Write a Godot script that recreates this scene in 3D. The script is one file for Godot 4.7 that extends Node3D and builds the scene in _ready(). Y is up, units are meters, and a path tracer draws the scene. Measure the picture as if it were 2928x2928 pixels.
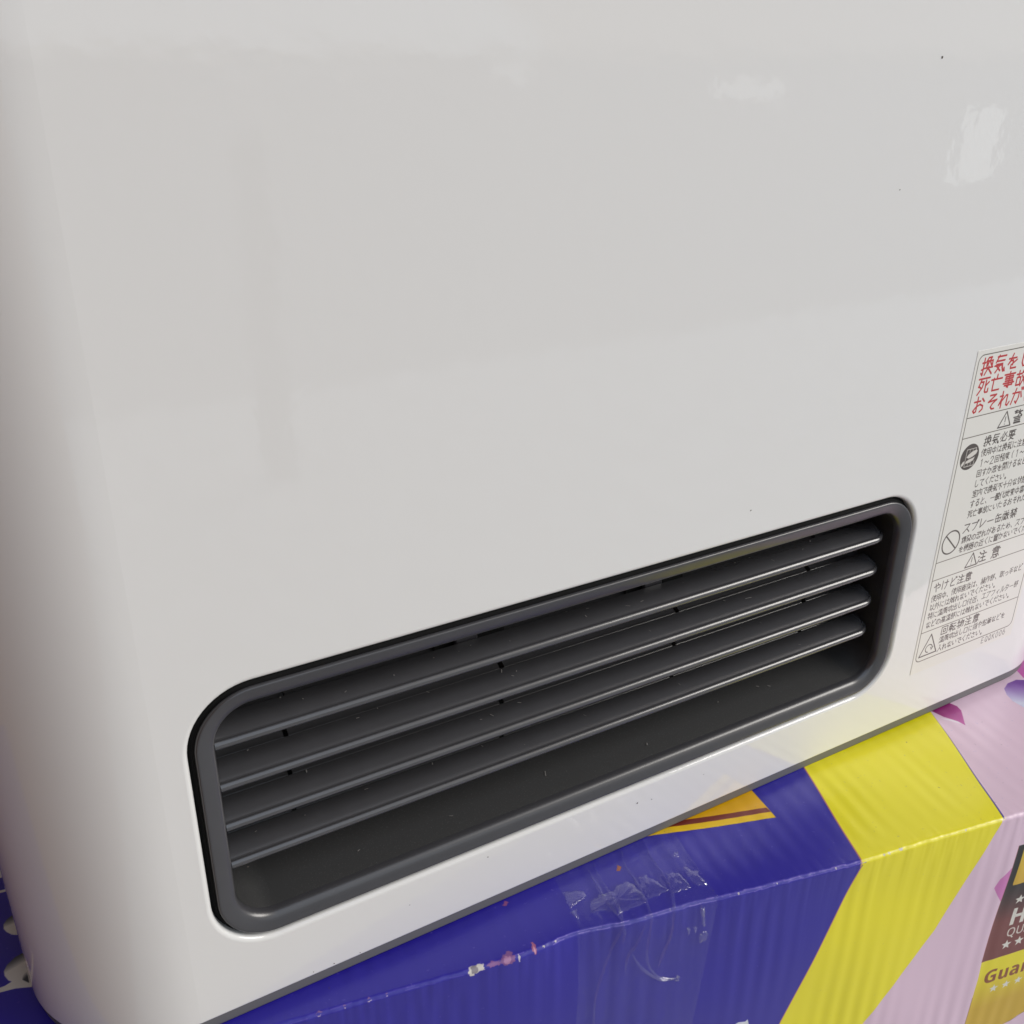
extends Node3D
# A white gas fan heater standing on a printed carton under a shop canopy.
# Lengths in the outline tables are in units of UNIT metres (0.228 m).

const UNIT := 0.228
const BASE := -1.2095          # height of the heater's underside, in units below the lens
const CARTON_HEIGHT := 0.5

var noise := FastNoiseLite.new()
var swell := FastNoiseLite.new()
var rng := RandomNumberGenerator.new()


# ------------------------------------------------------------------ pictures
class Canvas:
	var w := 0
	var h := 0
	var data := PackedByteArray()
	var cover := PackedFloat32Array()

	func _init(width: int, height: int, c: Color) -> void:
		w = width
		h = height
		var im := Image.create_empty(w, h, false, Image.FORMAT_RGBA8)
		im.fill(c)
		data = im.get_data()
		cover.resize(w + 2)

	func put(i: int, c: Color, a: float) -> void:
		var k := i * 4
		var b := 1.0 - a
		data[k] = int(data[k] * b + c.r8 * a + 0.5)
		data[k + 1] = int(data[k + 1] * b + c.g8 * a + 0.5)
		data[k + 2] = int(data[k + 2] * b + c.b8 * a + 0.5)
		data[k + 3] = int(data[k + 3] * b + c.a8 * a + 0.5)

	# fills a polygon; with a second colour it prints a gradient from point g0 to g1
	func poly(p: PackedVector2Array, c: Color, c2 = null, g0 := Vector2.ZERO, g1 := Vector2.ONE) -> void:
		var lo := p[0]
		var hi := p[0]
		for q in p:
			lo = lo.min(q)
			hi = hi.max(q)
		var n := p.size()
		for y in range(maxi(0, int(lo.y)), mini(h, int(hi.y) + 1)):
			var x0 := maxi(0, int(lo.x))
			var x1 := mini(w - 1, int(hi.x) + 1)
			if x1 < x0:
				return
			for x in range(x0, x1 + 1):
				cover[x] = 0.0
			for s in 4:
				var yy := y + 0.125 + s * 0.25
				var xs := []
				for i in n:
					var a := p[i]
					var b := p[(i + 1) % n]
					if (a.y <= yy) != (b.y <= yy):
						xs.append(a.x + (yy - a.y) / (b.y - a.y) * (b.x - a.x))
				xs.sort()
				for k in range(0, xs.size() - 1, 2):
					var l: float = clampf(xs[k], 0, w)
					var r: float = clampf(xs[k + 1], 0, w)
					for x in range(int(l), mini(w - 1, int(r)) + 1):
						cover[x] += 0.25 * clampf(minf(r, x + 1) - maxf(l, x), 0.0, 1.0)
			for x in range(x0, x1 + 1):
				if cover[x] > 0.004:
					if c2 == null:
						put(y * w + x, c, minf(1.0, cover[x]))
					else:
						var t := clampf((Vector2(x, y) - g0).dot(g1 - g0) / (g1 - g0).length_squared(), 0.0, 1.0)
						put(y * w + x, c.lerp(c2, t), minf(1.0, cover[x]))

	func line(a: Vector2, b: Vector2, width: float, c: Color, strength := 1.0) -> void:
		var r := width * 0.5
		var lo := (a.min(b) - Vector2(r + 1, r + 1)).max(Vector2.ZERO)
		var hi := a.max(b) + Vector2(r + 1, r + 1)
		var ab := b - a
		var l2 := maxf(ab.length_squared(), 1e-6)
		for y in range(int(lo.y), mini(h, int(hi.y) + 1)):
			for x in range(int(lo.x), mini(w, int(hi.x) + 1)):
				var q := Vector2(x + 0.5, y + 0.5)
				var d := q.distance_to(a + ab * clampf((q - a).dot(ab) / l2, 0.0, 1.0))
				var v := clampf(r + 0.5 - d, 0.0, 1.0)
				if v > 0.0:
					put(y * w + x, c, v * strength)

	func lines(p: PackedVector2Array, width: float, c: Color, closed := false) -> void:
		for i in range(p.size() if closed else p.size() - 1):
			line(p[i], p[(i + 1) % p.size()], width, c)

	func texture() -> ImageTexture:
		return ImageTexture.create_from_image(Image.create_from_data(w, h, false, Image.FORMAT_RGBA8, data))


# ------------------------------------------------------------------ meshes
class Shape:
	var v := PackedVector3Array()
	var n := PackedVector3Array()
	var t := PackedVector2Array()
	var ix := PackedInt32Array()

	# a sheet of rows x columns of points; normals come from its own slopes, on the side that `side` picks
	func sheet(p: Array, side := 1.0, closed := false, uv: Array = []) -> void:
		var rows := p.size()
		var cols: int = p[0].size()
		var first := v.size()
		for i in rows:
			for j in cols:
				var jl := (j + cols - 1) % cols if closed else maxi(j - 1, 0)
				var jr := (j + 1) % cols if closed else mini(j + 1, cols - 1)
				var du: Vector3 = p[i][jr] - p[i][jl]
				var dv: Vector3 = p[mini(i + 1, rows - 1)][j] - p[maxi(i - 1, 0)][j]
				var m := du.cross(dv).normalized() * side
				v.append(p[i][j])
				n.append(m if m.length() > 0.5 else Vector3.BACK)
				t.append(uv[i][j] if uv.size() else Vector2(float(j) / cols, float(i) / rows))
		for i in rows - 1:
			for j in (cols if closed else cols - 1):
				var a := first + i * cols + j
				var b := first + i * cols + (j + 1) % cols
				tri(a, b, b + cols)
				tri(a, b + cols, a + cols)

	func tri(a: int, b: int, c: int) -> void:
		var g := (v[b] - v[a]).cross(v[c] - v[a])
		if g.dot(n[a] + n[b] + n[c]) > 0.0:
			ix.append_array([a, c, b])
		else:
			ix.append_array([a, b, c])

	func flat(a: Vector3, b: Vector3, c: Vector3, d: Vector3, m: Vector3) -> void:
		var f := v.size()
		v.append_array([a, b, c, d])
		n.append_array([m, m, m, m])
		t.append_array([Vector2(0, 1), Vector2(1, 1), Vector2(1, 0), Vector2(0, 0)])
		tri(f, f + 1, f + 2)
		tri(f, f + 2, f + 3)

	# a box with small chamfered edges
	func box(lo: Vector3, hi: Vector3, e := 0.0) -> void:
		var c := (lo + hi) * 0.5
		for k in 3:
			for s in [-1.0, 1.0]:
				var m := Vector3.ZERO
				m[k] = s
				var a := Vector3.ZERO
				a[(k + 1) % 3] = (hi - lo)[(k + 1) % 3] * 0.5 - e
				var b := Vector3.ZERO
				b[(k + 2) % 3] = (hi - lo)[(k + 2) % 3] * 0.5 - e
				var o: Vector3 = c + m * (hi - lo)[k] * 0.5
				flat(o - a - b, o + a - b, o + a + b, o - a + b, m)
				if e > 0.0:   # the chamfer strips that join this face to the next axis' faces
					for q in [-1.0, 1.0]:
						var m2 := Vector3.ZERO
						m2[(k + 1) % 3] = q
						var o1: Vector3 = o + a * q
						var o2: Vector3 = o + a * q + m2 * e - m * e
						flat(o1 - b, o1 + b, o2 + b, o2 - b, (m + m2).normalized())

	func mesh() -> ArrayMesh:
		var arr := []
		arr.resize(Mesh.ARRAY_MAX)
		arr[Mesh.ARRAY_VERTEX] = v
		arr[Mesh.ARRAY_NORMAL] = n
		arr[Mesh.ARRAY_TEX_UV] = t
		arr[Mesh.ARRAY_INDEX] = ix
		var m := ArrayMesh.new()
		m.add_surface_from_arrays(Mesh.PRIMITIVE_TRIANGLES, arr)
		return m


func part(called: String, shape: Shape, m: Material, parent: Node3D, label := "") -> MeshInstance3D:
	return part_mesh(called, shape.mesh(), m, parent, label)


func part_mesh(called: String, mesh: Mesh, m: Material, parent: Node3D, label := "") -> MeshInstance3D:
	var o := MeshInstance3D.new()
	o.name = called
	o.mesh = mesh
	o.material_override = m
	parent.add_child(o, true)
	if label:
		o.set_meta("label", label)
	return o


func thing(called: String, label: String, category: String, at: Vector3, turn := 0.0) -> Node3D:
	var o := Node3D.new()
	o.name = called
	add_child(o, true)
	o.position = at
	o.rotation.y = turn
	o.set_meta("label", label)
	o.set_meta("category", category)
	return o


func grain(freq: float, size := 512, kind := FastNoiseLite.TYPE_SIMPLEX, octaves := 4, seed_ := 1) -> NoiseTexture2D:
	var f := FastNoiseLite.new()
	f.noise_type = kind
	f.frequency = freq
	f.fractal_octaves = octaves
	f.seed = seed_
	var t := NoiseTexture2D.new()
	t.width = size
	t.height = size
	t.seamless = true
	t.noise = f
	return t


func ramp(t: NoiseTexture2D, stops: Array) -> NoiseTexture2D:
	var g := Gradient.new()
	g.offsets = PackedFloat32Array(stops.map(func(s): return s[0]))
	g.colors = PackedColorArray(stops.map(func(s): return s[1]))
	t.color_ramp = g
	return t


func paint(c: Color, rough: float, spec := 0.5) -> StandardMaterial3D:
	var m := StandardMaterial3D.new()
	m.albedo_color = c
	m.roughness = rough
	m.metallic_specular = spec
	return m


func grey(v: float) -> Color:
	return Color(v, v, v)


# ------------------------------------------------------------------ scene
func _ready() -> void:
	var cam := Camera3D.new()
	cam.name = "camera"
	cam.fov = 54.42
	cam.near = 0.02
	cam.far = 400.0
	cam.transform = Transform3D(Basis(Vector3(0.86483, 0.00915, 0.50198), Vector3(0.20372, 0.90743, -0.36751), Vector3(-0.45887, 0.42010, 0.78291)), Vector3(0, -BASE * UNIT + CARTON_HEIGHT, UNIT))
	add_child(cam)

	var env := Environment.new()
	env.background_mode = Environment.BG_SKY
	var sky_mat := ProceduralSkyMaterial.new()
	sky_mat.sky_top_color = Color(0.77, 0.825, 0.90)
	sky_mat.sky_horizon_color = Color(0.84, 0.87, 0.895)
	sky_mat.sky_curve = 0.2
	sky_mat.ground_bottom_color = Color(0.42, 0.41, 0.40)
	sky_mat.ground_horizon_color = Color(0.60, 0.60, 0.59)
	sky_mat.sky_energy_multiplier = 1.0
	sky_mat.sun_angle_max = 0.0
	var sky := Sky.new()
	sky.sky_material = sky_mat
	env.sky = sky
	env.tonemap_mode = Environment.TONE_MAPPER_LINEAR
	env.tonemap_exposure = 1.50
	env.sdfgi_enabled = true
	env.ssao_enabled = true
	env.ssil_enabled = true
	var we := WorldEnvironment.new()
	we.name = "world"
	we.environment = env
	add_child(we)

	var sun := DirectionalLight3D.new()
	sun.name = "sun"
	sun.light_energy = 0.5
	sun.light_color = Color(1.0, 0.982, 0.958)
	sun.light_angular_distance = 35.0
	sun.shadow_enabled = true
	add_child(sun)
	sun.look_at_from_position(Vector3(3.0, 1.75, 2.0), Vector3.ZERO)

	noise.seed = 7
	noise.frequency = 1.0
	swell.seed = 3
	swell.frequency = 1.0
	swell.fractal_type = FastNoiseLite.FRACTAL_NONE
	rng.seed = 5

	build_setting()
	build_carton()
	build_heater()


func build_setting() -> void:
	var m := paint(Color(1, 1, 1), 0.9)
	m.albedo_texture = ramp(grain(0.02), [[0.0, Color(0.65, 0.655, 0.65)], [0.5, Color(0.71, 0.72, 0.715)], [1.0, Color(0.77, 0.78, 0.775)]])
	m.uv1_triplanar = true
	m.uv1_world_triplanar = true
	m.uv1_scale = Vector3(0.7, 0.7, 0.7)
	build_canopy()
	var g := Shape.new()
	g.flat(Vector3(-80, 0, 2.1), Vector3(80, 0, 2.1), Vector3(80, 0, -80), Vector3(-80, 0, -80), Vector3.UP)
	g.flat(Vector3(-80, -0.13, 2.1), Vector3(80, -0.13, 2.1), Vector3(80, 0, 2.1), Vector3(-80, 0, 2.1), Vector3.BACK)
	var o := part("pavement", g, m, self)
	o.set_meta("kind", "structure")
	o.set_meta("label", "pale grey concrete pavement under the carton")
	var tar := paint(Color(1, 1, 1), 0.85)
	tar.albedo_texture = ramp(grain(0.05), [[0.0, grey(0.38)], [0.6, grey(0.44)], [1.0, grey(0.50)]])
	tar.uv1_triplanar = true
	tar.uv1_world_triplanar = true
	g = Shape.new()
	g.flat(Vector3(-80, -0.13, 90), Vector3(80, -0.13, 90), Vector3(80, -0.13, 2.1), Vector3(-80, -0.13, 2.1), Vector3.UP)
	var road := part("road", g, tar, self)
	road.set_meta("kind", "structure")
	road.set_meta("label", "grey asphalt road beyond the pavement, mirrored in the heater")
	# white patches added on the unseen road, shaped to put glints in the glossy front
	var glint_white := paint(Color(0.80, 0.80, 0.78), 0.7)
	for q in [[17.6, 12.9, 18.3, 12.7, 7.7, 5.2, 6.9, 5.0], [27.2, 31.4, 29.1, 29.6, 16.8, 17.1, 15.3, 17.6], [42.0, 75.0, 46.0, 76.0, 21.6, 35.2, 19.7, 35.5], [13.0, 46.5, 22.0, 46.5, 20.7, 42.0, 12.0, 42.0]]:
		g = Shape.new()
		g.flat(Vector3(q[0], -0.126, q[1]), Vector3(q[2], -0.126, q[3]), Vector3(q[4], -0.126, q[5]), Vector3(q[6], -0.126, q[7]), Vector3.UP)
		part("glint_patch", g, glint_white, road)
	var post := thing("steel_bollard", "dark grey steel bollard at the edge of the pavement", "bollard", Vector3(0.53, 0, 1.6))
	var tube := CylinderMesh.new()
	tube.top_radius = 0.03
	tube.bottom_radius = 0.035
	tube.height = 0.62
	part_mesh("post", tube, paint(grey(0.22), 0.4), post).position.y = 0.31
	var cap := SphereMesh.new()
	cap.radius = 0.034
	cap.height = 0.05
	part_mesh("cap", cap, paint(grey(0.3), 0.4), post).position.y = 0.62


func build_canopy() -> void:
	# the shop's awning and wall, and unseen cartons added on the left to darken that side: they keep the sky off the heater from above, behind and the left
	var awning := thing("shop_awning", "wide pale awning over the goods in front of the shop", "awning", Vector3(0, 2.3, -0.55))
	var s := Shape.new()
	s.box(Vector3(-3.5, 0.0, -1.1), Vector3(3.5, 0.03, 1.1), 0.004)
	part("awning_roof", s, paint(Color(0.66, 0.64, 0.60), 0.8), awning)
	s = Shape.new()
	s.box(Vector3(-3.5, -0.16, 1.10), Vector3(3.5, 0.03, 1.13), 0.004)
	part("valance", s, paint(Color(0.62, 0.60, 0.56), 0.8), awning)
	var wall := thing("shop_wall", "plain beige rendered shop wall behind the heater", "wall", Vector3(0, 0, -0.95))
	s = Shape.new()
	s.box(Vector3(-3.5, 0.0, -0.12), Vector3(3.5, 2.9, 0.0), 0.004)
	part("wall_face", s, paint(Color(0.62, 0.57, 0.51), 0.9), wall)
	var brown := paint(Color(0.46, 0.34, 0.26), 0.75)
	for q in [["unseen tall brown carton added at the left to shade the heater, lower one of the stack", 0.0, 0.70, 0.0], ["unseen brown carton added at the left to shade the heater, on top of the stack", 0.70, 0.75, 0.02]]:
		var b := thing("added_carton", q[0], "carton", Vector3(-0.630, q[1], 0.35), q[3])
		s = Shape.new()
		s.box(Vector3(-0.32, 0.0, -1.15), Vector3(0.32, q[2], 1.15), 0.003)
		part("carton_body", s, brown, b)
		s = Shape.new()
		s.box(Vector3(-0.03, q[2], -1.15), Vector3(0.03, q[2] + 0.0006, 1.15))
		part("tape_strip", s, paint(Color(0.55, 0.40, 0.25), 0.3), b)


# ------------------------------------------------------------------ the carton
func ridge_dent(u: float) -> float:
	return 0.013 * exp(-pow((u - 0.66) / 0.07, 2)) + 0.007 * exp(-pow((u - 0.83) / 0.1, 2)) - 0.004 * exp(-pow((u - 1.16) / 0.1, 2)) + 0.0012 * noise.get_noise_1d(u * 40.0)


# a point of the carton's skin: s < 0 runs back over the top, s > 0 down the front (both in units from the fold)
func carton_point(u: float, s: float, lift := 0.0) -> Vector3:
	var r := 0.007
	var flute := (0.00020 if s < 0.0 else 0.00034) * (0.7 + 0.8 * swell.get_noise_2d(u * 7.0, s * 2.5)) * sin(u * TAU / 0.034 + 2.5 * swell.get_noise_2d(u * 1.6, 4.0)) * smoothstep(0.012, 0.06, absf(s))
	var wave := 0.0032 * swell.get_noise_2d(u * 3.0, s * 3.5 + (20.0 if s > 0.0 else 0.0)) * smoothstep(0.0, 0.15, absf(s))
	var q := lift + flute + wave
	var back := 0.0
	var down := 0.0
	var a := r * PI * 0.25
	if absf(s) < a:
		var ang := PI * 0.25 * (1.0 + s / a)     # 0 faces up, PI/2 faces forward
		back = r - (r + q) * sin(ang)
		down = r - (r + q) * cos(ang)
	elif s < 0.0:
		back = r - s - a
		down = -q
	else:
		back = -q
		down = r + s - a
	var fade := exp(-absf(s) * 14.0)
	back += ridge_dent(u) * fade
	down += 0.0006 * (1.0 + noise.get_noise_1d(u * 55.0 + 9.0)) * exp(-absf(s) * 60.0)
	return Vector3(u * UNIT, CARTON_HEIGHT - down * UNIT, -back * UNIT)


func steps(stops: Array) -> Array:      # [[to, count], ...] from the first number on
	var out := [stops[0]]
	for k in range(1, stops.size()):
		var a: float = out[-1]
		for i in stops[k][1]:
			out.append(lerpf(a, stops[k][0], (i + 1.0) / stops[k][1]))
	return out


func px(list: Array, to: Callable) -> PackedVector2Array:
	var out := PackedVector2Array()
	for i in range(0, list.size(), 2):
		out.append(to.call(list[i], list[i + 1]))
	return out


func rough_outline(p: PackedVector2Array, by: float, cuts := 5) -> PackedVector2Array:
	var out := PackedVector2Array()
	for i in p.size():
		var a := p[i]
		var b := p[(i + 1) % p.size()]
		for k in cuts:
			var q := a.lerp(b, float(k) / cuts)
			out.append(q + Vector2(rng.randf_range(-by, by), rng.randf_range(-by, by)))
	return out


func letters(c: Canvas, text: String, at: Vector2, cap: float, colour: Color, bold := true, squeeze := 1.0) -> void:
	var f := SystemFont.new()
	f.font_names = PackedStringArray(["Droid Sans"])
	f.font_weight = 700 if bold else 400
	var t := TextMesh.new()
	t.font = f
	t.text = text
	t.font_size = 100
	t.pixel_size = 0.01
	t.depth = 0.0
	t.curve_step = 2.0
	t.horizontal_alignment = HORIZONTAL_ALIGNMENT_LEFT
	var arr := t.get_mesh_arrays()
	var vs: PackedVector3Array = arr[Mesh.ARRAY_VERTEX]
	var ns: PackedVector3Array = arr[Mesh.ARRAY_NORMAL]
	var idx: PackedInt32Array = arr[Mesh.ARRAY_INDEX] if arr[Mesh.ARRAY_INDEX] != null else PackedInt32Array(range(vs.size()))
	var left := INF
	var low := INF
	for p in vs:
		left = minf(left, p.x)
	var probe := TextMesh.new()
	probe.font = f
	probe.text = "H"
	probe.font_size = 100
	probe.pixel_size = 0.01
	probe.depth = 0.0
	var top := -INF
	for p in probe.get_mesh_arrays()[Mesh.ARRAY_VERTEX]:
		low = minf(low, p.y)
		top = maxf(top, p.y)
	var k := cap / (top - low)
	for i in range(0, idx.size(), 3):
		if ns[idx[i]].z < 0.5:
			continue
		var tri := PackedVector2Array()
		var mid := Vector2.ZERO
		for j in 3:
			var p := vs[idx[i + j]]
			tri.append(at + Vector2((p.x - left) * k * squeeze, -(p.y - low) * k))
			mid += tri[j] / 3.0
		for j in 3:
			tri[j] += (tri[j] - mid).normalized() * 0.35
		c.poly(tri, colour)


func star(c: Canvas, at: Vector2, r: float, colour: Color) -> void:
	var p := PackedVector2Array()
	for i in 10:
		p.append(at + Vector2.from_angle(-PI / 2 + i * PI / 5) * (r if i % 2 == 0 else r * 0.42))
	c.poly(p, colour)


const BLUE := Color(0.165, 0.13, 0.60)
const YELLOW := Color(0.93, 0.885, 0.11)
const PINK := Color(0.875, 0.765, 0.835)

func specks(c: Canvas, n: int, colour: Color, lo: float, hi: float) -> void:
	for i in n:
		var p := Vector2(rng.randf() * c.w, rng.randf() * c.h)
		var q := p + Vector2.from_angle(rng.randf() * TAU) * rng.randf_range(0.0, 3.0)
		c.line(p, q, rng.randf_range(0.8, 1.9), colour, rng.randf_range(lo, hi))


func top_print() -> Texture2D:
	var k := 940.0
	var to := func(u: float, v: float) -> Vector2: return Vector2((u + 0.22) * k, v * k)
	var c := Canvas.new(2040, 432, BLUE)
	# the stripe, the pink field and what is printed on it
	c.poly(px([1.4554, -0.02, 1.5512, 0.29, 1.61, 0.48, 1.96, 0.48, 1.96, -0.02], to), PINK)
	c.poly(px([1.157, -0.01, 1.4554, -0.01, 1.5512, 0.29, 1.61, 0.48, 1.30, 0.48, 1.2041, 0.2283], to), YELLOW)
	c.lines(px([1.157, -0.01, 1.2041, 0.2283, 1.30, 0.48], to), 2.2, Color(0.72, 0.45, 0.42))
	var deep := Color(0.60, 0.14, 0.47)
	c.poly(px([1.555, 0.272, 1.5864, 0.2359, 1.598, 0.235, 1.5912, 0.2442, 1.582, 0.256], to), Color(0.90, 0.86, 0.90), PINK, to.call(1.575, 0.255), to.call(1.592, 0.232))
	c.poly(px([1.545, 0.34, 1.5569, 0.2967, 1.5653, 0.273, 1.582, 0.251, 1.5864, 0.2359, 1.5912, 0.2442, 1.605, 0.2647, 1.6145, 0.2795, 1.6167, 0.2943, 1.609, 0.3075, 1.60, 0.34], to), Color(0.50, 0.10, 0.38), Color(0.72, 0.25, 0.60), to.call(1.57, 0.31), to.call(1.60, 0.25))
	c.poly(px([1.7412, 0.2735, 1.7453, 0.2937, 1.7561, 0.312, 1.7768, 0.3245, 1.8047, 0.3293, 1.83, 0.318, 1.86, 0.29, 1.85, 0.24, 1.80, 0.225, 1.7453, 0.2483], to), Color(0.44, 0.24, 0.60), Color(0.82, 0.82, 0.90), to.call(1.80, 0.318), to.call(1.765, 0.255))
	c.poly(px([1.8239, 0.3285, 1.8322, 0.3576, 1.854, 0.3739, 1.8759, 0.3816, 1.93, 0.40, 1.95, 0.33, 1.87, 0.30], to), Color(0.78, 0.36, 0.68), Color(0.82, 0.52, 0.76), to.call(1.83, 0.34), to.call(1.93, 0.37))
	# the orange and brown banner that runs under the heater
	c.poly(px([0.8771, 0.157, 1.0814, 0.1313, 1.0782, 0.2035, 1.075, 0.30, 0.80, 0.32, 0.80, 0.166], to), Color(0.90, 0.74, 0.06))
	c.poly(px([0.80, 0.1935, 0.9389, 0.176, 1.0784, 0.1575, 1.0782, 0.2035, 1.075, 0.30, 0.80, 0.32], to), Color(0.87, 0.66, 0.04))
	c.poly(px([0.80, 0.193, 0.9389, 0.176, 1.0784, 0.1575, 1.0806, 0.146, 0.8958, 0.169, 0.80, 0.182], to), Color(0.45, 0.16, 0.12))
	# white capitals with a printed dark edge, beyond the heater's left corner
	var white := Color(0.84, 0.83, 0.80)
	var edge := Color(0.20, 0.22, 0.26)
	c.poly(px([-0.20, 0.386, -0.1743, 0.3844, -0.155, 0.3841, -0.150, 0.380, -0.1737, 0.3783, -0.20, 0.375], to), white)
	c.poly(px([-0.20, 0.43, -0.15, 0.43, -0.160, 0.411, -0.1772, 0.4117, -0.20, 0.412], to), white)
	c.poly(px([-0.135, 0.336, -0.1523, 0.3253, -0.1592, 0.3181, -0.1627, 0.3099, -0.1613, 0.3001, -0.1568, 0.2924, -0.1487, 0.2843, -0.1404, 0.2807, -0.11, 0.272, -0.10, 0.33], to), edge, white, to.call(-0.150, 0.322), to.call(-0.146, 0.306))
	c.poly(px([-0.11, 0.252, -0.1308, 0.2409, -0.1393, 0.2372, -0.1495, 0.225, -0.1526, 0.2147, -0.1508, 0.2057, -0.1448, 0.1954, -0.1404, 0.1918, -0.149, 0.1873, -0.1549, 0.1866, -0.20, 0.1866, -0.20, 0.178, -0.1342, 0.1775, -0.1132, 0.173, -0.09, 0.17, -0.08, 0.24], to), edge, white, to.call(-0.146, 0.232), to.call(-0.138, 0.216))
	c.poly(px([-0.1249, 0.2123, -0.1262, 0.1904, -0.1164, 0.1815, -0.1219, 0.207], to), white, edge, to.call(-0.1255, 0.20), to.call(-0.119, 0.195))
	wear(c, to, false)
	for i in 40:      # torn and rubbed spots on the top
		var p: Vector2 = to.call(rng.randf_range(0.15, 1.1), rng.randf_range(0.01, 0.2))
		c.poly(rough_outline(PackedVector2Array([p, p + Vector2(rng.randf_range(0.5, 2.0), 0), p + Vector2(0, rng.randf_range(0.5, 1.6))]), 0.6, 2), Color(0.50, 0.42, 0.66))
	c.poly(rough_outline(px([0.764, 0.104, 0.771, 0.116, 0.775, 0.110, 0.770, 0.102], to), 0.7, 3), Color(0.62, 0.35, 0.22))
	c.poly(rough_outline(px([0.566, 0.097, 0.571, 0.104, 0.577, 0.100, 0.572, 0.095], to), 1.0, 3), Color(0.55, 0.30, 0.52))
	specks(c, 900, Color(0.62, 0.60, 0.78), 0.08, 0.35)
	specks(c, 90, Color(0.30, 0.24, 0.30), 0.1, 0.4)
	return c.texture()


# rubbed print, nicks and torn paper along the fold: the same on both panels
func wear(c: Canvas, to: Callable, front: bool) -> void:
	var y := 0.0025
	var u := 0.2
	while u < 1.156:
		var l := rng.randf_range(0.004, 0.03)
		if rng.randf() < (0.45 if u < 0.6 else 0.9):
			c.line(to.call(u, y * rng.randf_range(0.4, 1.3)), to.call(u + l, y * rng.randf_range(0.4, 1.3)), rng.randf_range(0.8, 2.2 if u > 0.6 else 1.6), Color(0.50, 0.43, 0.76), rng.randf_range(0.3, 0.9) if u > 0.5 else rng.randf_range(0.1, 0.5))
		u += l * 0.9
	u = 1.16
	while u < 1.46:
		var l2 := rng.randf_range(0.006, 0.03)
		c.line(to.call(u, y * rng.randf_range(0.2, 1.2)), to.call(u + l2, y * rng.randf_range(0.2, 1.2)), rng.randf_range(0.8, 2.0), Color(0.95, 0.92, 0.58), rng.randf_range(0.3, 0.9))
		u += l2
	for q in [[1.205, 0.004], [1.216, 0.006], [1.24, 0.008], [1.377, 0.004], [1.0, 0.002], [0.93, 0.003], [0.60, 0.004], [0.62, 0.003], [1.11, 0.003]]:
		var p: Vector2 = to.call(q[0], 0.001)
		var r: float = q[1] * 560.0
		c.poly(rough_outline(PackedVector2Array([p + Vector2(-r, -1), p + Vector2(r, -1), p + Vector2(r * 0.6, r * 0.45), p + Vector2(-r * 0.5, r * 0.5)]), r * 0.3, 4), Color(0.80, 0.78, 0.74))
	# the big tear: white paper on its left, pinkish skin on its right
	c.poly(rough_outline(px([0.478, -0.002, 0.503, -0.002, 0.505, 0.004, 0.496, 0.005 if front else 0.007, 0.484, 0.010 if front else 0.004], to), 2.2, 6), Color(0.83, 0.81, 0.79))
	c.poly(rough_outline(px([0.484, -0.002, 0.495, -0.002, 0.493, 0.006, 0.486, 0.006], to), 1.5, 3), Color(0.55, 0.52, 0.55))
	c.poly(rough_outline(px([0.506, -0.002, 0.530, -0.002, 0.528, 0.004, 0.515, 0.005], to), 2.0, 5), Color(0.52, 0.34, 0.58))
	c.poly(rough_outline(px([0.526, -0.002, 0.552, -0.002, 0.551, 0.007 if front else 0.011, 0.540, 0.008 if front else 0.013, 0.533, 0.005], to), 2.6, 6), Color(0.50, 0.32, 0.55))
	c.poly(rough_outline(px([0.534, -0.002, 0.546, -0.002, 0.545, 0.005, 0.538, 0.006], to), 2.0, 5), Color(0.66, 0.48, 0.64))
	c.poly(rough_outline(px([0.557, -0.002, 0.561, -0.002, 0.560, 0.010 if front else 0.003, 0.558, 0.010 if front else 0.003], to), 1.0, 3), Color(0.80, 0.78, 0.80))
	c.poly(rough_outline(px([0.581, -0.002, 0.588, -0.002, 0.587, 0.008 if front else 0.015, 0.583, 0.007 if front else 0.016], to), 1.4, 4), Color(0.64, 0.36, 0.50))
	c.poly(rough_outline(px([0.583, -0.002, 0.586, -0.002, 0.585, 0.006 if front else 0.011, 0.5835, 0.006 if front else 0.010], to), 1.0, 4), Color(0.80, 0.62, 0.70))
	for q in [[0.335, 0.010], [0.264, 0.014], [0.30, 0.006], [0.36, 0.005]]:
		var p2: Vector2 = to.call(q[0], 0.002)
		var r2: float = q[1] * 350.0
		c.poly(rough_outline(PackedVector2Array([p2 + Vector2(-r2, -1), p2 + Vector2(r2, -1), p2 + Vector2(0, r2 * 0.5)]), r2 * 0.35, 4), Color(0.78, 0.72, 0.76) if front else Color(0.52, 0.38, 0.58))


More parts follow.
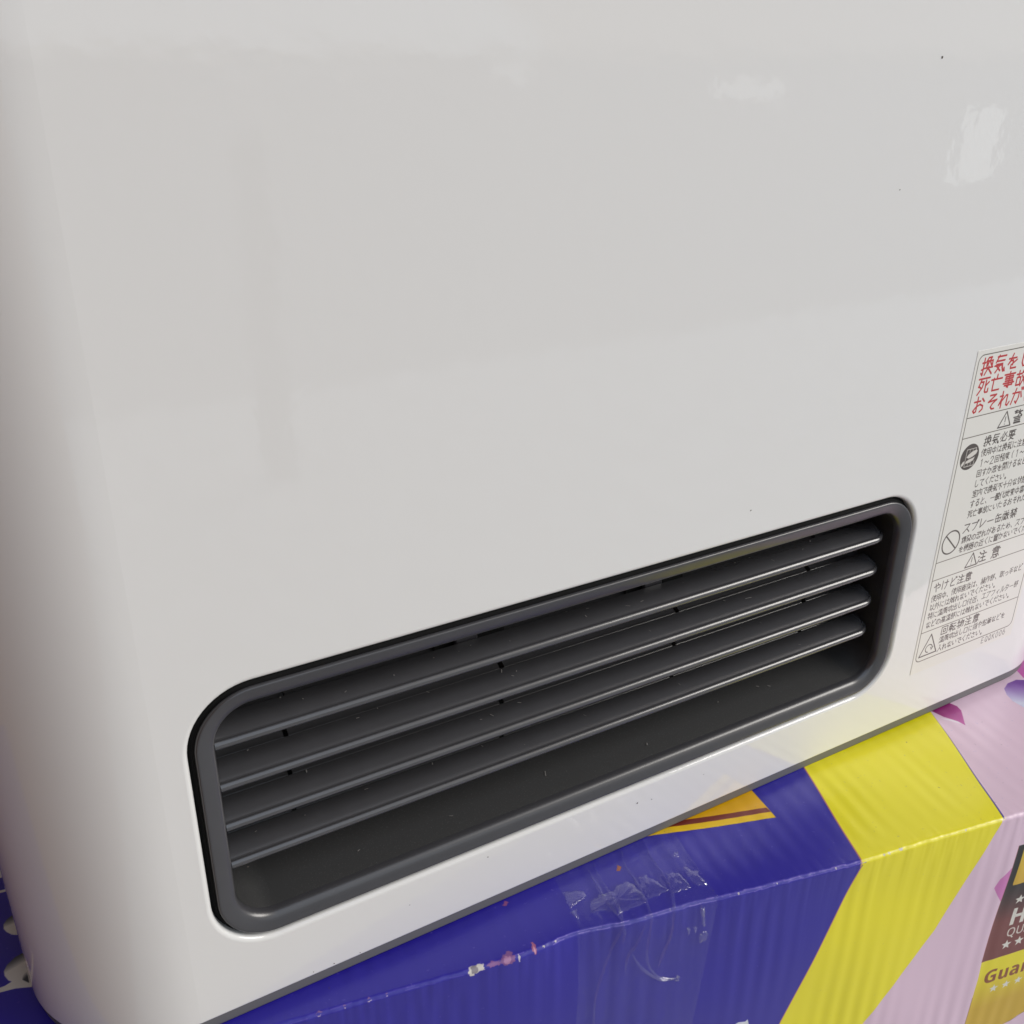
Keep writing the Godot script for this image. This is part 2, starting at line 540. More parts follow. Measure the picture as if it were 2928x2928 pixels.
func front_print() -> Texture2D:
	var k := 1180.0
	var to := func(u: float, w: float) -> Vector2: return Vector2((u - 0.1) * k, w * k)
	var c := Canvas.new(2046, 720, BLUE)
	c.poly(px([1.4554, -0.02, 1.85, -0.02, 1.85, 0.62, 1.11, 0.62, 1.2386, 0.4261], to), PINK)
	c.poly(px([1.157, -0.01, 1.157, 0.01, 1.1619, 0.0061, 1.0517, 0.3482, 0.965, 0.62, 1.112, 0.62, 1.2386, 0.4261, 1.2902, 0.3479, 1.3638, 0.2313, 1.425, 0.0811, 1.4554, 0.004, 1.4554, -0.01], to), YELLOW)
	c.lines(px([1.159, 0.0, 1.159, 0.012, 1.0517, 0.3482, 0.965, 0.62], to), 2.4, Color(0.80, 0.55, 0.45))
	# the badge
	c.poly(px([1.5101, 0.127, 1.5032, 0.134, 1.4895, 0.1481, 1.483, 0.1645, 1.482, 0.1688, 1.494, 0.1892, 1.5072, 0.209, 1.53, 0.209, 1.53, 0.127], to), Color(0.80, 0.48, 0.72))
	c.poly(px([1.5127, 0.0758, 1.5051, 0.3672, 1.805, 0.3672, 1.805, 0.0758], to), Color(0.13, 0.12, 0.12), Color(0.47, 0.25, 0.24), to.call(1.51, 0.17), to.call(1.51, 0.27))
	c.poly(px([1.5266, 0.0867, 1.5246, 0.1711, 1.526, 0.1749, 1.805, 0.1844, 1.805, 0.0867], to), Color(0.86, 0.74, 0.22), Color(0.82, 0.66, 0.20), to.call(1.53, 0.09), to.call(1.53, 0.18))
	c.poly(px([1.5051, 0.3672, 1.5067, 0.409, 1.5046, 0.4604, 1.5027, 0.545, 1.52, 0.572, 1.56, 0.584, 1.60, 0.586, 1.6315, 0.5808, 1.6485, 0.571, 1.6637, 0.5659, 1.805, 0.55, 1.805, 0.3672], to), Color(0.90, 0.85, 0.16), Color(0.80, 0.66, 0.16), to.call(1.51, 0.40), to.call(1.51, 0.50))
	c.lines(px([1.5046, 0.4604, 1.5027, 0.545, 1.52, 0.572, 1.56, 0.584, 1.60, 0.586, 1.6315, 0.5808, 1.6637, 0.5659, 1.805, 0.55], to), 1.6, Color(0.56, 0.40, 0.36))
	c.lines(px([1.5127, 0.0758, 1.5051, 0.3672], to), 1.4, Color(0.66, 0.38, 0.40))
	var white := Color(0.86, 0.85, 0.81)
	letters(c, "HIGH", to.call(1.5505, 0.2868), 0.0436 * k, white)
	letters(c, "QUALITY", to.call(1.5515, 0.3168), 0.0212 * k, white, false)
	letters(c, "Guaranteed", to.call(1.5235, 0.4305), 0.0335 * k, Color(0.52, 0.27, 0.17))
	for q in [1.5567, 1.5872, 1.6177, 1.648]:
		star(c, to.call(q, 0.2203), 0.0125 * k, white)
		star(c, to.call(q, 0.338), 0.0125 * k, white)
		star(c, to.call(q - 0.003, 0.4525), 0.0115 * k, white)
	# the head of a white capital lower down on the blue
	c.poly(px([0.930, 0.330, 0.945, 0.310, 0.962, 0.3025, 0.9765, 0.3075, 0.9808, 0.3035, 0.990, 0.335, 0.985, 0.345, 0.975, 0.323, 0.960, 0.313, 0.945, 0.325, 0.940, 0.35, 0.928, 0.35], to), Color(0.84, 0.86, 0.88))
	c.poly(px([0.945, 0.325, 0.960, 0.313, 0.975, 0.323, 0.985, 0.345, 0.98, 0.36, 0.955, 0.36, 0.943, 0.345], to), Color(0.50, 0.51, 0.54))
	wear(c, to, true)
	specks(c, 900, Color(0.66, 0.64, 0.80), 0.06, 0.25)
	return c.texture()


func card(tex: Texture2D, rough: float) -> StandardMaterial3D:
	var m := paint(Color.WHITE, rough)
	m.albedo_texture = tex
	m.texture_repeat = false
	m.clearcoat_enabled = true      # the film laminated on the print
	m.clearcoat = 0.4
	m.clearcoat_roughness = 0.3
	return m


func build_carton() -> void:
	var box := thing("printed_carton", "blue, yellow and pink printed cardboard carton under the white heater", "carton", Vector3(0, 0, -0.005 * UNIT), -0.18776)
	var us := steps([-0.85, [0.1, 50], [1.8, 600], [2.6, 40]])
	var tops := steps([-1.75, [-0.5, 10], [-0.06, 44], [-0.006, 14], [0.0, 5]])
	var fronts := steps([0.0, [0.006, 5], [0.06, 14], [0.6, 40], [2.19, 12]])
	for k in 2:
		var sh := Shape.new()
		var p := []
		var uv := []
		for s in (tops if k == 0 else fronts):
			var row := PackedVector3Array()
			var tr := PackedVector2Array()
			for u in us:
				row.append(carton_point(u, s))
				tr.append(Vector2((u + 0.22) * 940.0 / 2040.0, -s * 940.0 / 432.0) if k == 0 else Vector2((u - 0.1) * 1180.0 / 2046.0, s * 1180.0 / 720.0))
			p.append(row)
			uv.append(tr)
		sh.sheet(p, -1.0, false, uv)
		if k == 0:
			part("top_panel", sh, card(top_print(), 0.42), box)
		else:
			part("front_panel", sh, card(front_print(), 0.42), box)
	var plain := paint(BLUE, 0.4)
	var s2 := Shape.new()
	var l := -0.85 * UNIT
	var r := 2.6 * UNIT
	var b := -1.75 * UNIT
	var hh := CARTON_HEIGHT - 0.001
	s2.flat(Vector3(l, 0, 0), Vector3(l, 0, b), Vector3(l, hh, b), Vector3(l, hh, 0), Vector3.LEFT)
	part("side_panel", s2, plain, box)
	s2 = Shape.new()
	s2.flat(Vector3(r, 0, 0), Vector3(r, 0, b), Vector3(r, hh, b), Vector3(r, hh, 0), Vector3.RIGHT)
	part("side_panel", s2, plain, box)
	s2 = Shape.new()
	s2.flat(Vector3(l, 0, b), Vector3(r, 0, b), Vector3(r, hh, b), Vector3(l, hh, b), Vector3.FORWARD)
	part("back_panel", s2, plain, box)
	build_tape(box)


func build_tape(box: Node3D) -> void:
	var clear := paint(Color(0.80, 0.81, 0.86, 0.02), 0.05, 0.26)
	clear.transparency = BaseMaterial3D.TRANSPARENCY_ALPHA
	var cloudy := paint(Color(0.80, 0.81, 0.86, 0.03), 0.08, 0.75)      # two faces of film and air under it: it mirrors more
	cloudy.transparency = BaseMaterial3D.TRANSPARENCY_ALPHA
	var folded := paint(Color(0.80, 0.81, 0.86, 0.04), 0.06, 0.9)      # film pinched double
	folded.transparency = BaseMaterial3D.TRANSPARENCY_ALPHA
	var sh := Shape.new()
	var p := []
	for s in steps([-0.20, [-0.02, 50], [0.02, 16], [0.36, 70]]):
		var row := PackedVector3Array()
		var a := 0.656 if s > 0.0 else 0.6625
		var b := lerpf(0.8921, 0.860, clampf(s / 0.36, 0.0, 1.0)) if s > 0.0 else 0.8935
		for j in 101:
			var u := lerpf(a, b, j / 100.0)
			var crinkle := maxf(0.0, noise.get_noise_2d(u * 26.0, s * 7.0)) + 0.5 * maxf(0.0, noise.get_noise_2d(u * 60.0 + 5.0, s * 22.0))
			row.append(carton_point(u, s, 0.0008 + 0.0026 * crinkle))
		p.append(row)
	sh.sheet(p, -1.0)
	var film := part("clear_tape", sh, clear, box, "wrinkled clear packing tape over the fold of the carton")
	for q in [
			[0.6638, -0.0856, 0.6956, -0.0766, 0.6946, -0.0634, 0.6823, -0.0599, 0.6621, -0.0478, 0.6608, -0.0596],
			[0.6593, -0.0413, 0.6713, -0.0409, 0.6657, -0.0243, 0.6606, -0.0334],
			[0.6969, -0.051, 0.7135, -0.0608, 0.7398, -0.0635, 0.7499, -0.0719, 0.7696, -0.0732, 0.7772, -0.0626, 0.7815, -0.0453, 0.7801, -0.0264, 0.7381, -0.0199, 0.7283, -0.0151, 0.715, -0.0297, 0.6883, -0.0314],
			[0.7903, -0.0763, 0.803, -0.076, 0.8171, -0.059, 0.8239, -0.0348, 0.7857, -0.0284, 0.7848, -0.0521],
			[0.8376, -0.0703, 0.8584, -0.0632, 0.8601, -0.0303, 0.8294, -0.027], [0.8701, -0.0758, 0.8881, -0.0572, 0.8875, -0.0269, 0.8702, -0.0308, 0.8676, -0.056],
			[0.8703, -0.1076, 0.8784, -0.107, 0.8712, -0.0966, 0.8668, -0.0989],
			[0.861, 0.0634, 0.8715, 0.0553, 0.8792, 0.0659, 0.877, 0.0771, 0.8643, 0.0804], [0.8506, 0.0401, 0.8556, 0.0418, 0.8553, 0.0554],
			[0.8392, 0.038, 0.8445, 0.0438, 0.8424, 0.0547], [0.8288, 0.1379, 0.8343, 0.1441, 0.8333, 0.152, 0.8264, 0.1472], [0.8616, 0.0083, 0.8666, 0.0085, 0.872, 0.0437, 0.8673, 0.046]]:
		part("air_pocket", pocket(q), cloudy, film)
	for q in [
			[0.7364, -0.1341, 0.732, -0.1023, 0.7343, -0.0654, 0.7353, -0.0303, 0.7308, -0.0076, 0.7287, 0.0, 0.7257, 0.010, 0.7127, 0.037, 0.697, 0.0855, 0.6871, 0.1334, 0.6854, 0.1955, 0.685, 0.24],
			[0.7904, -0.1414, 0.7822, -0.11, 0.7833, -0.0685, 0.782, -0.0335, 0.7789, -0.0116, 0.777, 0.0064, 0.7732, 0.0436, 0.7727, 0.0786, 0.7813, 0.1097, 0.7975, 0.132, 0.8247, 0.1466],
			[0.8377, -0.1562, 0.831, -0.1189, 0.8314, -0.0807, 0.8301, -0.0405, 0.8233, -0.0155, 0.8162, 0.0049, 0.8132, 0.0502, 0.7998, 0.0807, 0.7945, 0.1147],
			[0.7216, -0.1223, 0.7199, -0.0822, 0.7225, -0.0461, 0.7268, -0.0219, 0.7290, -0.004], [0.7647, 0.0117, 0.753, 0.044, 0.739, 0.066, 0.7367, 0.1026],
			[0.7467, 0.065, 0.7631, 0.0988, 0.7875, 0.1282, 0.808, 0.1422, 0.8345, 0.1463], [0.8156, 0.0239, 0.808, 0.0639, 0.7955, 0.107], [0.8629, 0.0019, 0.8686, 0.0425], [0.730, 0.002, 0.7315, 0.018, 0.7285, 0.037]]:
		part("tape_wrinkle", wrinkle(q), folded, film)


# a patch of film that stands off the card: a low blister with a ragged outline
func pocket(q: Array) -> Shape:
	var line := PackedVector2Array()
	for i in range(0, q.size(), 2):
		line.append(Vector2(q[i], q[i + 1]))
	line = rough_outline(line, 0.0021, 7)
	var mid := Vector2.ZERO
	for v in line:
		mid += v / line.size()
	var sh := Shape.new()
	var rows := []
	for k in [[1.0, 0.0032], [0.94, 0.0046], [0.7, 0.0054], [0.4, 0.0056], [0.02, 0.0056]]:
		var row := PackedVector3Array()
		for v in line:
			var o: Vector2 = mid.lerp(v, k[0])
			row.append(carton_point(o.x, o.y, k[1] + 0.0009 * noise.get_noise_2d(o.x * 70.0, o.y * 50.0)))
		rows.append(row)
	var a: Vector2 = line[0] - mid
	var b: Vector2 = line[line.size() / 4] - mid
	sh.sheet(rows, 1.0 if a.cross(b) > 0.0 else -1.0, true)
	return sh


# a pinched ridge of film that follows a line on the carton's skin
func wrinkle(q: Array) -> Shape:
	var cv := Curve2D.new()
	for i in range(0, q.size(), 2):
		var a := Vector2(q[i], q[i + 1])
		var d := Vector2.ZERO
		if i > 0 and i < q.size() - 2:
			d = (Vector2(q[i + 2], q[i + 3]) - Vector2(q[i - 2], q[i - 1])) * 0.17
		cv.add_point(a, -d, d)
	var p := []
	var l := cv.get_baked_length()
	var n := 40
	for i in n + 1:
		var a := cv.sample_baked(l * i / n, true)
		var b := (cv.sample_baked(minf(l, l * i / n + 0.002), true) - cv.sample_baked(maxf(0, l * i / n - 0.002), true)).normalized().orthogonal()
		var f := pow(sin(PI * (0.03 + 0.94 * i / n)), 0.6) * (0.75 + 0.35 * noise.get_noise_1d(i * 3.0 + q[0] * 50.0))
		var row := PackedVector3Array()
		for k in [[-1.0, 0.0], [-0.45, 0.45], [-0.1, 1.0], [0.15, 0.85], [0.5, 0.3], [1.0, 0.0]]:
			var o: Vector2 = a + b * k[0] * 0.0034 * f
			row.append(carton_point(o.x, o.y, 0.0014 + 0.0056 * f * k[1]))
		p.append(row)
	var sh := Shape.new()
	sh.sheet(p, 1.0)
	return sh


# ------------------------------------------------------------------ the heater
func hv(x: float, y: float, z: float) -> Vector3:     # heater-local point from units measured from the lens
	return Vector3((x - 0.95) * UNIT, (y - BASE) * UNIT, z * UNIT)


const OPEN := [0.1490, -1.0815, 1.4040, -0.6775, 0.084]      # left, bottom, right, top and corner radius of the opening

# a ring round the opening, moved inwards by `inset`, at depth z
func ring(inset: float, z: float, drop := 0.0) -> PackedVector3Array:
	var out := PackedVector3Array()
	var l: float = OPEN[0] + inset
	var b: float = OPEN[1] + inset
	var r: float = OPEN[2] - inset
	var t: float = OPEN[3] - inset
	var rad: float = maxf(OPEN[4] - inset, 0.006)
	for k in 4:
		var cx := r - rad if k in [0, 3] else l + rad
		var cy := t - rad if k < 2 else b + rad
		for i in 15:
			var a := k * PI / 2 + i * PI / 28
			var y := cy + rad * sin(a)
			out.append(hv(cx + rad * cos(a), y + drop * clampf((t - y) / (t - b), 0, 1), z))
		var e0 := k * PI / 2 + PI / 2
		var cx2 := r - rad if (k + 1) % 4 in [0, 3] else l + rad
		var cy2 := t - rad if (k + 1) % 4 < 2 else b + rad
		var p0 := Vector2(cx + rad * cos(e0), cy + rad * sin(e0))
		var p1 := Vector2(cx2 + rad * cos(e0), cy2 + rad * sin(e0))
		for i in range(1, 8):
			var p := p0.lerp(p1, i / 8.0)
			out.append(hv(p.x, p.y + drop * clampf((t - p.y) / (t - b), 0, 1), z))
	return out


const SIDES := [-0.077, 2.003, 0.19, -0.75]      # left, right, front corner radius, back

# the heater's outline seen from above, pulled in by `inset`, as a closed loop of [x, z]
func outline(inset: float) -> Array:
	var out := []
	var r: float = SIDES[2] - inset
	var l: float = SIDES[0] + inset
	var rr: float = SIDES[1] - inset
	var zf := -inset
	var zb: float = SIDES[3] + inset
	for i in 25:
		var a := PI - i * PI / 48
		out.append([l + r + r * cos(a), zf - r + r * sin(a)])
	for i in range(1, 30):
		out.append([lerpf(l + r, rr - r, i / 30.0), zf])
	for i in 25:
		var a := PI / 2 - i * PI / 48
		out.append([rr - r + r * cos(a), zf - r + r * sin(a)])
	var rb := 0.05
	for i in 7:
		var a := -i * PI / 12
		out.append([rr - rb + rb * cos(a), zb + rb + rb * sin(a)])
	for i in 7:
		var a := -PI / 2 - i * PI / 12
		out.append([l + rb + rb * cos(a), zb + rb + rb * sin(a)])
	return out


func loop3(o: Array, y: float) -> PackedVector3Array:
	var out := PackedVector3Array()
	for q in o:
		out.append(hv(q[0], y, q[1]))
	return out


func build_heater() -> void:
	var root := thing("fan_heater", "glossy white gas fan heater with a dark grey louvred outlet, standing on the carton", "heater", Vector3(0.95 * UNIT, CARTON_HEIGHT, 0))

	# enamelled steel: a faint orange peel in the coat
	var white := paint(Color(0.872, 0.870, 0.861), 0.03, 0.55)
	white.normal_enabled = true
	var peel := grain(0.02, 512, FastNoiseLite.TYPE_SIMPLEX, 3, 11)
	peel.as_normal_map = true
	peel.bump_strength = 3.0
	white.normal_texture = peel
	white.normal_scale = 0.026
	white.uv1_triplanar = true
	white.uv1_scale = Vector3(9, 9, 9)

	var yb := -1.187
	var yt := 0.70
	var c := Shape.new()
	# front with its opening, whose edge is rolled inwards
	var rows := []
	var outer := PackedVector3Array()
	var inner := ring(-0.03, 0.0)
	var lo := hv(0.113, yb + 0.004, 0)
	var hi := hv(1.813, yt - 0.03, 0)
	var inward := func(p: Vector3, k: int) -> Vector3:      # straight out from a point of the opening to the sheet's edge: 0 right, 1 top, 2 left, 3 bottom
		return [Vector3(hi.x, p.y, 0), Vector3(p.x, hi.y, 0), Vector3(lo.x, p.y, 0), Vector3(p.x, lo.y, 0)][k]
	var corners := [hi, Vector3(lo.x, hi.y, 0), lo, Vector3(hi.x, lo.y, 0)]
	for k in 4:
		for i in 22:
			var p := inner[k * 22 + i]
			if i < 8:
				outer.append(inward.call(inner[k * 22], k).lerp(corners[k], i / 7.0))
			elif i < 15:
				outer.append(corners[k].lerp(inward.call(inner[k * 22 + 14], (k + 1) % 4), (i - 7) / 7.0))
			else:
				outer.append(inward.call(p, (k + 1) % 4))
	rows = [outer, inner, ring(-0.009, 0.0), ring(-0.0075, 0.0)]
	for i in 7:
		var a := i * PI / 12
		rows.append(ring(-0.007 + 0.007 * sin(a), -0.007 + 0.007 * cos(a)))
	rows.append(ring(0.0, -0.015))
	rows.append(ring(0.0, -0.03))
	c.sheet(rows, -1.0, true)
	# sides and back
	var o := outline(0.0)
	var wall: Array = []
	for i in range(54, o.size()):
		wall.append(o[i])
	for i in 25:
		wall.append(o[i])
	c.sheet([loop3(wall, yt - 0.03), loop3(wall, yb + 0.004)], 1.0)
	var roll := []
	for i in 5:
		var a := i * PI / 8
		roll.append(loop3(outline(0.004 - 0.004 * cos(a)), yb + 0.004 - 0.004 * sin(a)))
	roll.append(loop3(outline(0.02), yb))
	c.sheet(roll, 1.0, true)
	roll = []
	for i in 9:
		var a := i * PI / 16
		roll.append(loop3(outline(0.03 - 0.03 * cos(a)), yt - 0.03 + 0.03 * sin(a)))
	roll.append(loop3(outline(0.18), yt))
	c.sheet(roll, -1.0, true)
	c.flat(hv(0.0, yt, -0.1), hv(1.9, yt, -0.1), hv(1.9, yt, -0.64), hv(0.0, yt, -0.64), Vector3.UP)
	part("casing", c, white, root)

	# plastics
	var black := paint(Color(0.24, 0.238, 0.25), 0.30, 0.65)
	black.albedo_texture = ramp(grain(0.012, 512, FastNoiseLite.TYPE_SIMPLEX, 5, 3), [[0.0, grey(0.95)], [0.6, grey(0.975)], [1.0, grey(1.0)]])
	black.uv1_triplanar = true
	black.uv1_scale = Vector3(14, 14, 14)
	var blade_mat: StandardMaterial3D = black.duplicate()
	blade_mat.albedo_color = Color(0.275, 0.273, 0.282)
	blade_mat.metallic_specular = 0.75
	blade_mat.roughness = 0.22
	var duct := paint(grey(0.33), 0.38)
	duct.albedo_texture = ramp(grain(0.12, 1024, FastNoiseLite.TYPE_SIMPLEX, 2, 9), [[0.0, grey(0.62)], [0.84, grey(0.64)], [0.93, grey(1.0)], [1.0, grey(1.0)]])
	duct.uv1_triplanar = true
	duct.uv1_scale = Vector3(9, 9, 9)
	var base_mat := paint(grey(0.40), 0.5)

	var b := Shape.new()
	b.sheet([loop3(outline(0.004), yb - 0.0), loop3(outline(0.004), -1.204), loop3(outline(0.006), -1.2075), loop3(outline(0.02), BASE), loop3(outline(0.18), BASE)], 1.0, true)
	part("base_strip", b, base_mat, root, "dark grey plastic base strip under the white casing")

	var f := Shape.new()
	var prof := [[0.0073, -0.07], [0.0073, -0.012], [0.0074, -0.005], [0.0077, -0.0020], [0.0086, 0.0004], [0.0100, 0.0012], [0.0122, 0.0010], [0.0180, -0.0006], [0.0240, -0.0026], [0.0284, -0.0046], [0.0312, -0.0068], [0.0328, -0.0104], [0.0336, -0.0140], [0.0340, -0.018]]
	var fr := []
	for q in prof:
		fr.append(ring(q[0], q[1]))
	f.sheet(fr, -1.0, true)
	part("outlet_frame", f, black, root, "rounded dark grey plastic frame of the outlet")

	var d := Shape.new()
	var dr := []
	for i in 9:
		var t := i / 8.0
		dr.append(ring(0.0342 + 0.003 * t, -0.017 - 0.281 * t, 0.105 * t))
	d.sheet(dr, -1.0, true)
	d.flat(hv(0.15, -1.1, -0.29), hv(1.41, -1.1, -0.29), hv(1.41, -0.66, -0.29), hv(0.15, -0.66, -0.29), Vector3.BACK)
	part("air_duct", d, duct, root, "black inside of the outlet")

	# four louvres, each a thin hollow-topped blade with a beaded front edge
	var blade := louvre()
	for y in [-0.7690, -0.8330, -0.8962, -0.9582]:
		var l := part_mesh("louvre", blade, blade_mat, root)
		l.position = Vector3(0, (y - BASE) * UNIT, 0)
	# behind each blade a row of short vanes with gaps between them
	for y in [-0.7690, -0.8330, -0.8962, -0.9582]:
		for q in [[0.17, 0.2845], [0.291, 0.614], [0.622, 0.944], [0.952, 1.238], [1.248, 1.37]]:
			var vane := Shape.new()
			var sec := []
			for k in [[-0.002, -0.079], [0.004, -0.080], [0.026, -0.122], [0.022, -0.124], [-0.003, -0.084], [-0.002, -0.079]]:
				sec.append(PackedVector3Array([hv(q[0], y + k[0], k[1]), hv(q[1], y + k[0], k[1])]))
			vane.sheet(sec, -1.0)
			vane.flat(sec[1][0], sec[2][0], sec[3][0], sec[4][0], Vector3.LEFT)
			vane.flat(sec[1][1], sec[2][1], sec[3][1], sec[4][1], Vector3.RIGHT)
			part("rear_vane", vane, blade_mat, root)
	var shade_black := paint(grey(0.05), 0.7, 0.3)  # near-black boxes that stand in for the shade round the clips
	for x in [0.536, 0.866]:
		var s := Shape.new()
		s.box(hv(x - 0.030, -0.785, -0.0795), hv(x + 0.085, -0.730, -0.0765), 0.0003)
		part("clip_shade", s, shade_black, root)
		s = Shape.new()
		s.box(hv(x, -0.770, -0.0765), hv(x + 0.036, -0.730, -0.068), 0.0005)
		s.box(hv(x - 0.014, -0.775, -0.0765), hv(x + 0.008, -0.764, -0.066), 0.0004)
		s.box(hv(x + 0.024, -0.773, -0.0765), hv(x + 0.031, -0.766, -0.065), 0.0003)
		part("clip", s, black, root)
	var gap_shade := Shape.new()  # near-black strip added so the gap round the frame looks shaded
	gap_shade.sheet([ring(-0.001, -0.016), ring(0.002, -0.010), ring(0.005, -0.0075), ring(0.0071, -0.0062), ring(0.0071, -0.0026)], -1.0, true)
	part("gap_shade", gap_shade, paint(grey(0.09), 0.8, 0.25), root)
	# lint and dust on the blades and the floor of the outlet
	var lint := Shape.new()
	for i in 55:
		var x := rng.randf_range(0.22, 1.33)
		var k := rng.randi_range(0, 4)
		var z := rng.randf_range(-0.062, -0.034)
		var y: float = -1.047 + (-0.013 - z) * 0.36 if k == 4 else [-0.7690, -0.8330, -0.8962, -0.9582][k] + 0.0052 + 0.0085 * (1.0 - pow(1.0 - (-0.024 - z) / 0.034, 3.0) if z > -0.058 else 1.0)
		var at := hv(x, y + 0.0012, z)
		var a := Vector3(rng.randf_range(-1, 1), rng.randf_range(-0.2, 0.4), rng.randf_range(-1, 1)).normalized() * rng.randf_range(0.0002, 0.0007 if i % 6 else 0.0016)
		var b2 := a.cross(Vector3.UP).normalized() * rng.randf_range(0.00008, 0.0002)
		lint.flat(at - a - b2, at + a - b2, at + a + b2, at - a + b2, Vector3(0, 0.7, 0.7))
	part("dust", lint, paint(Color(0.38, 0.37, 0.36), 0.9), root).set_meta("kind", "stuff")
	# flecks of dirt on the enamel
	var dirt := Shape.new()
	for q in [[1.2605, -0.0025, 0.0016], [1.22, -0.174, 0.0008], [1.005, -0.628, 0.0010], [0.55, -1.10, 0.0008], [0.83, -1.117, 0.0012], [0.86, -1.122, 0.0007], [0.97, -1.115, 0.0006], [0.30, -1.18, 0.0009], [0.27, -1.179, 0.0006], [0.34, -1.181, 0.0007], [0.20, -0.95, 0.0007], [0.42, -1.13, 0.0006], [0.47, -0.72, 0.0006]]:
		for i in 5:
			var at := hv(q[0] + rng.randf_range(-1, 1) * q[2], q[1] + rng.randf_range(-0.6, 0.6) * q[2], 0.0)
			dirt.box(at - Vector3(1, 0.6, 0.2) * q[2] * UNIT * rng.randf_range(0.3, 0.9), at + Vector3(1, 0.6, 0.6) * q[2] * UNIT * rng.randf_range(0.3, 0.9))
	part("dirt", dirt, paint(Color(0.36, 0.33, 0.30), 0.9), root).set_meta("kind", "stuff")

	build_label(root)


func louvre() -> ArrayMesh:
	var sh := Shape.new()
	var p := []
	var xl := 0.1840
	var xr := 1.3690
	var xs := steps([xl, [xl + 0.04, 10], [xr - 0.045, 60], [xr, 16]])
	for x in xs:
		var q := 0.0
		var e := 0.038
		if x > xr - e:
			q = 1.0 - sqrt(maxf(0.0, 1.0 - pow((x - xr + e) / e, 2)))
		var z0 := -0.024 - 0.032 * q
		var row := PackedVector3Array()
		# top of the blade from its back edge to the bead
		for i in 17:
			var t := i / 16.0
			row.append(Vector3((x - 0.95) * UNIT, (0.0052 + 0.0085 * (1.0 - pow(maxf(0.0, 1.0 - (z0 - lerpf(-0.064, z0, t)) / 0.034), 3.0))) * UNIT, lerpf(-0.064, z0, t) * UNIT))
		for i in range(1, 12):
			var a := PI / 2 - i * PI / 12
			row.append(Vector3((x - 0.95) * UNIT, 0.0064 * sin(a) * UNIT, (z0 + 0.0064 * cos(a)) * UNIT))
		for i in 9:
			var t := 1.0 - i / 8.0
			row.append(Vector3((x - 0.95) * UNIT, (-0.0068 + 0.0085 * (1 - t)) * UNIT, lerpf(-0.064, z0, t) * UNIT))
		p.append(row)
	sh.sheet(p, 1.0)
	return sh.mesh()


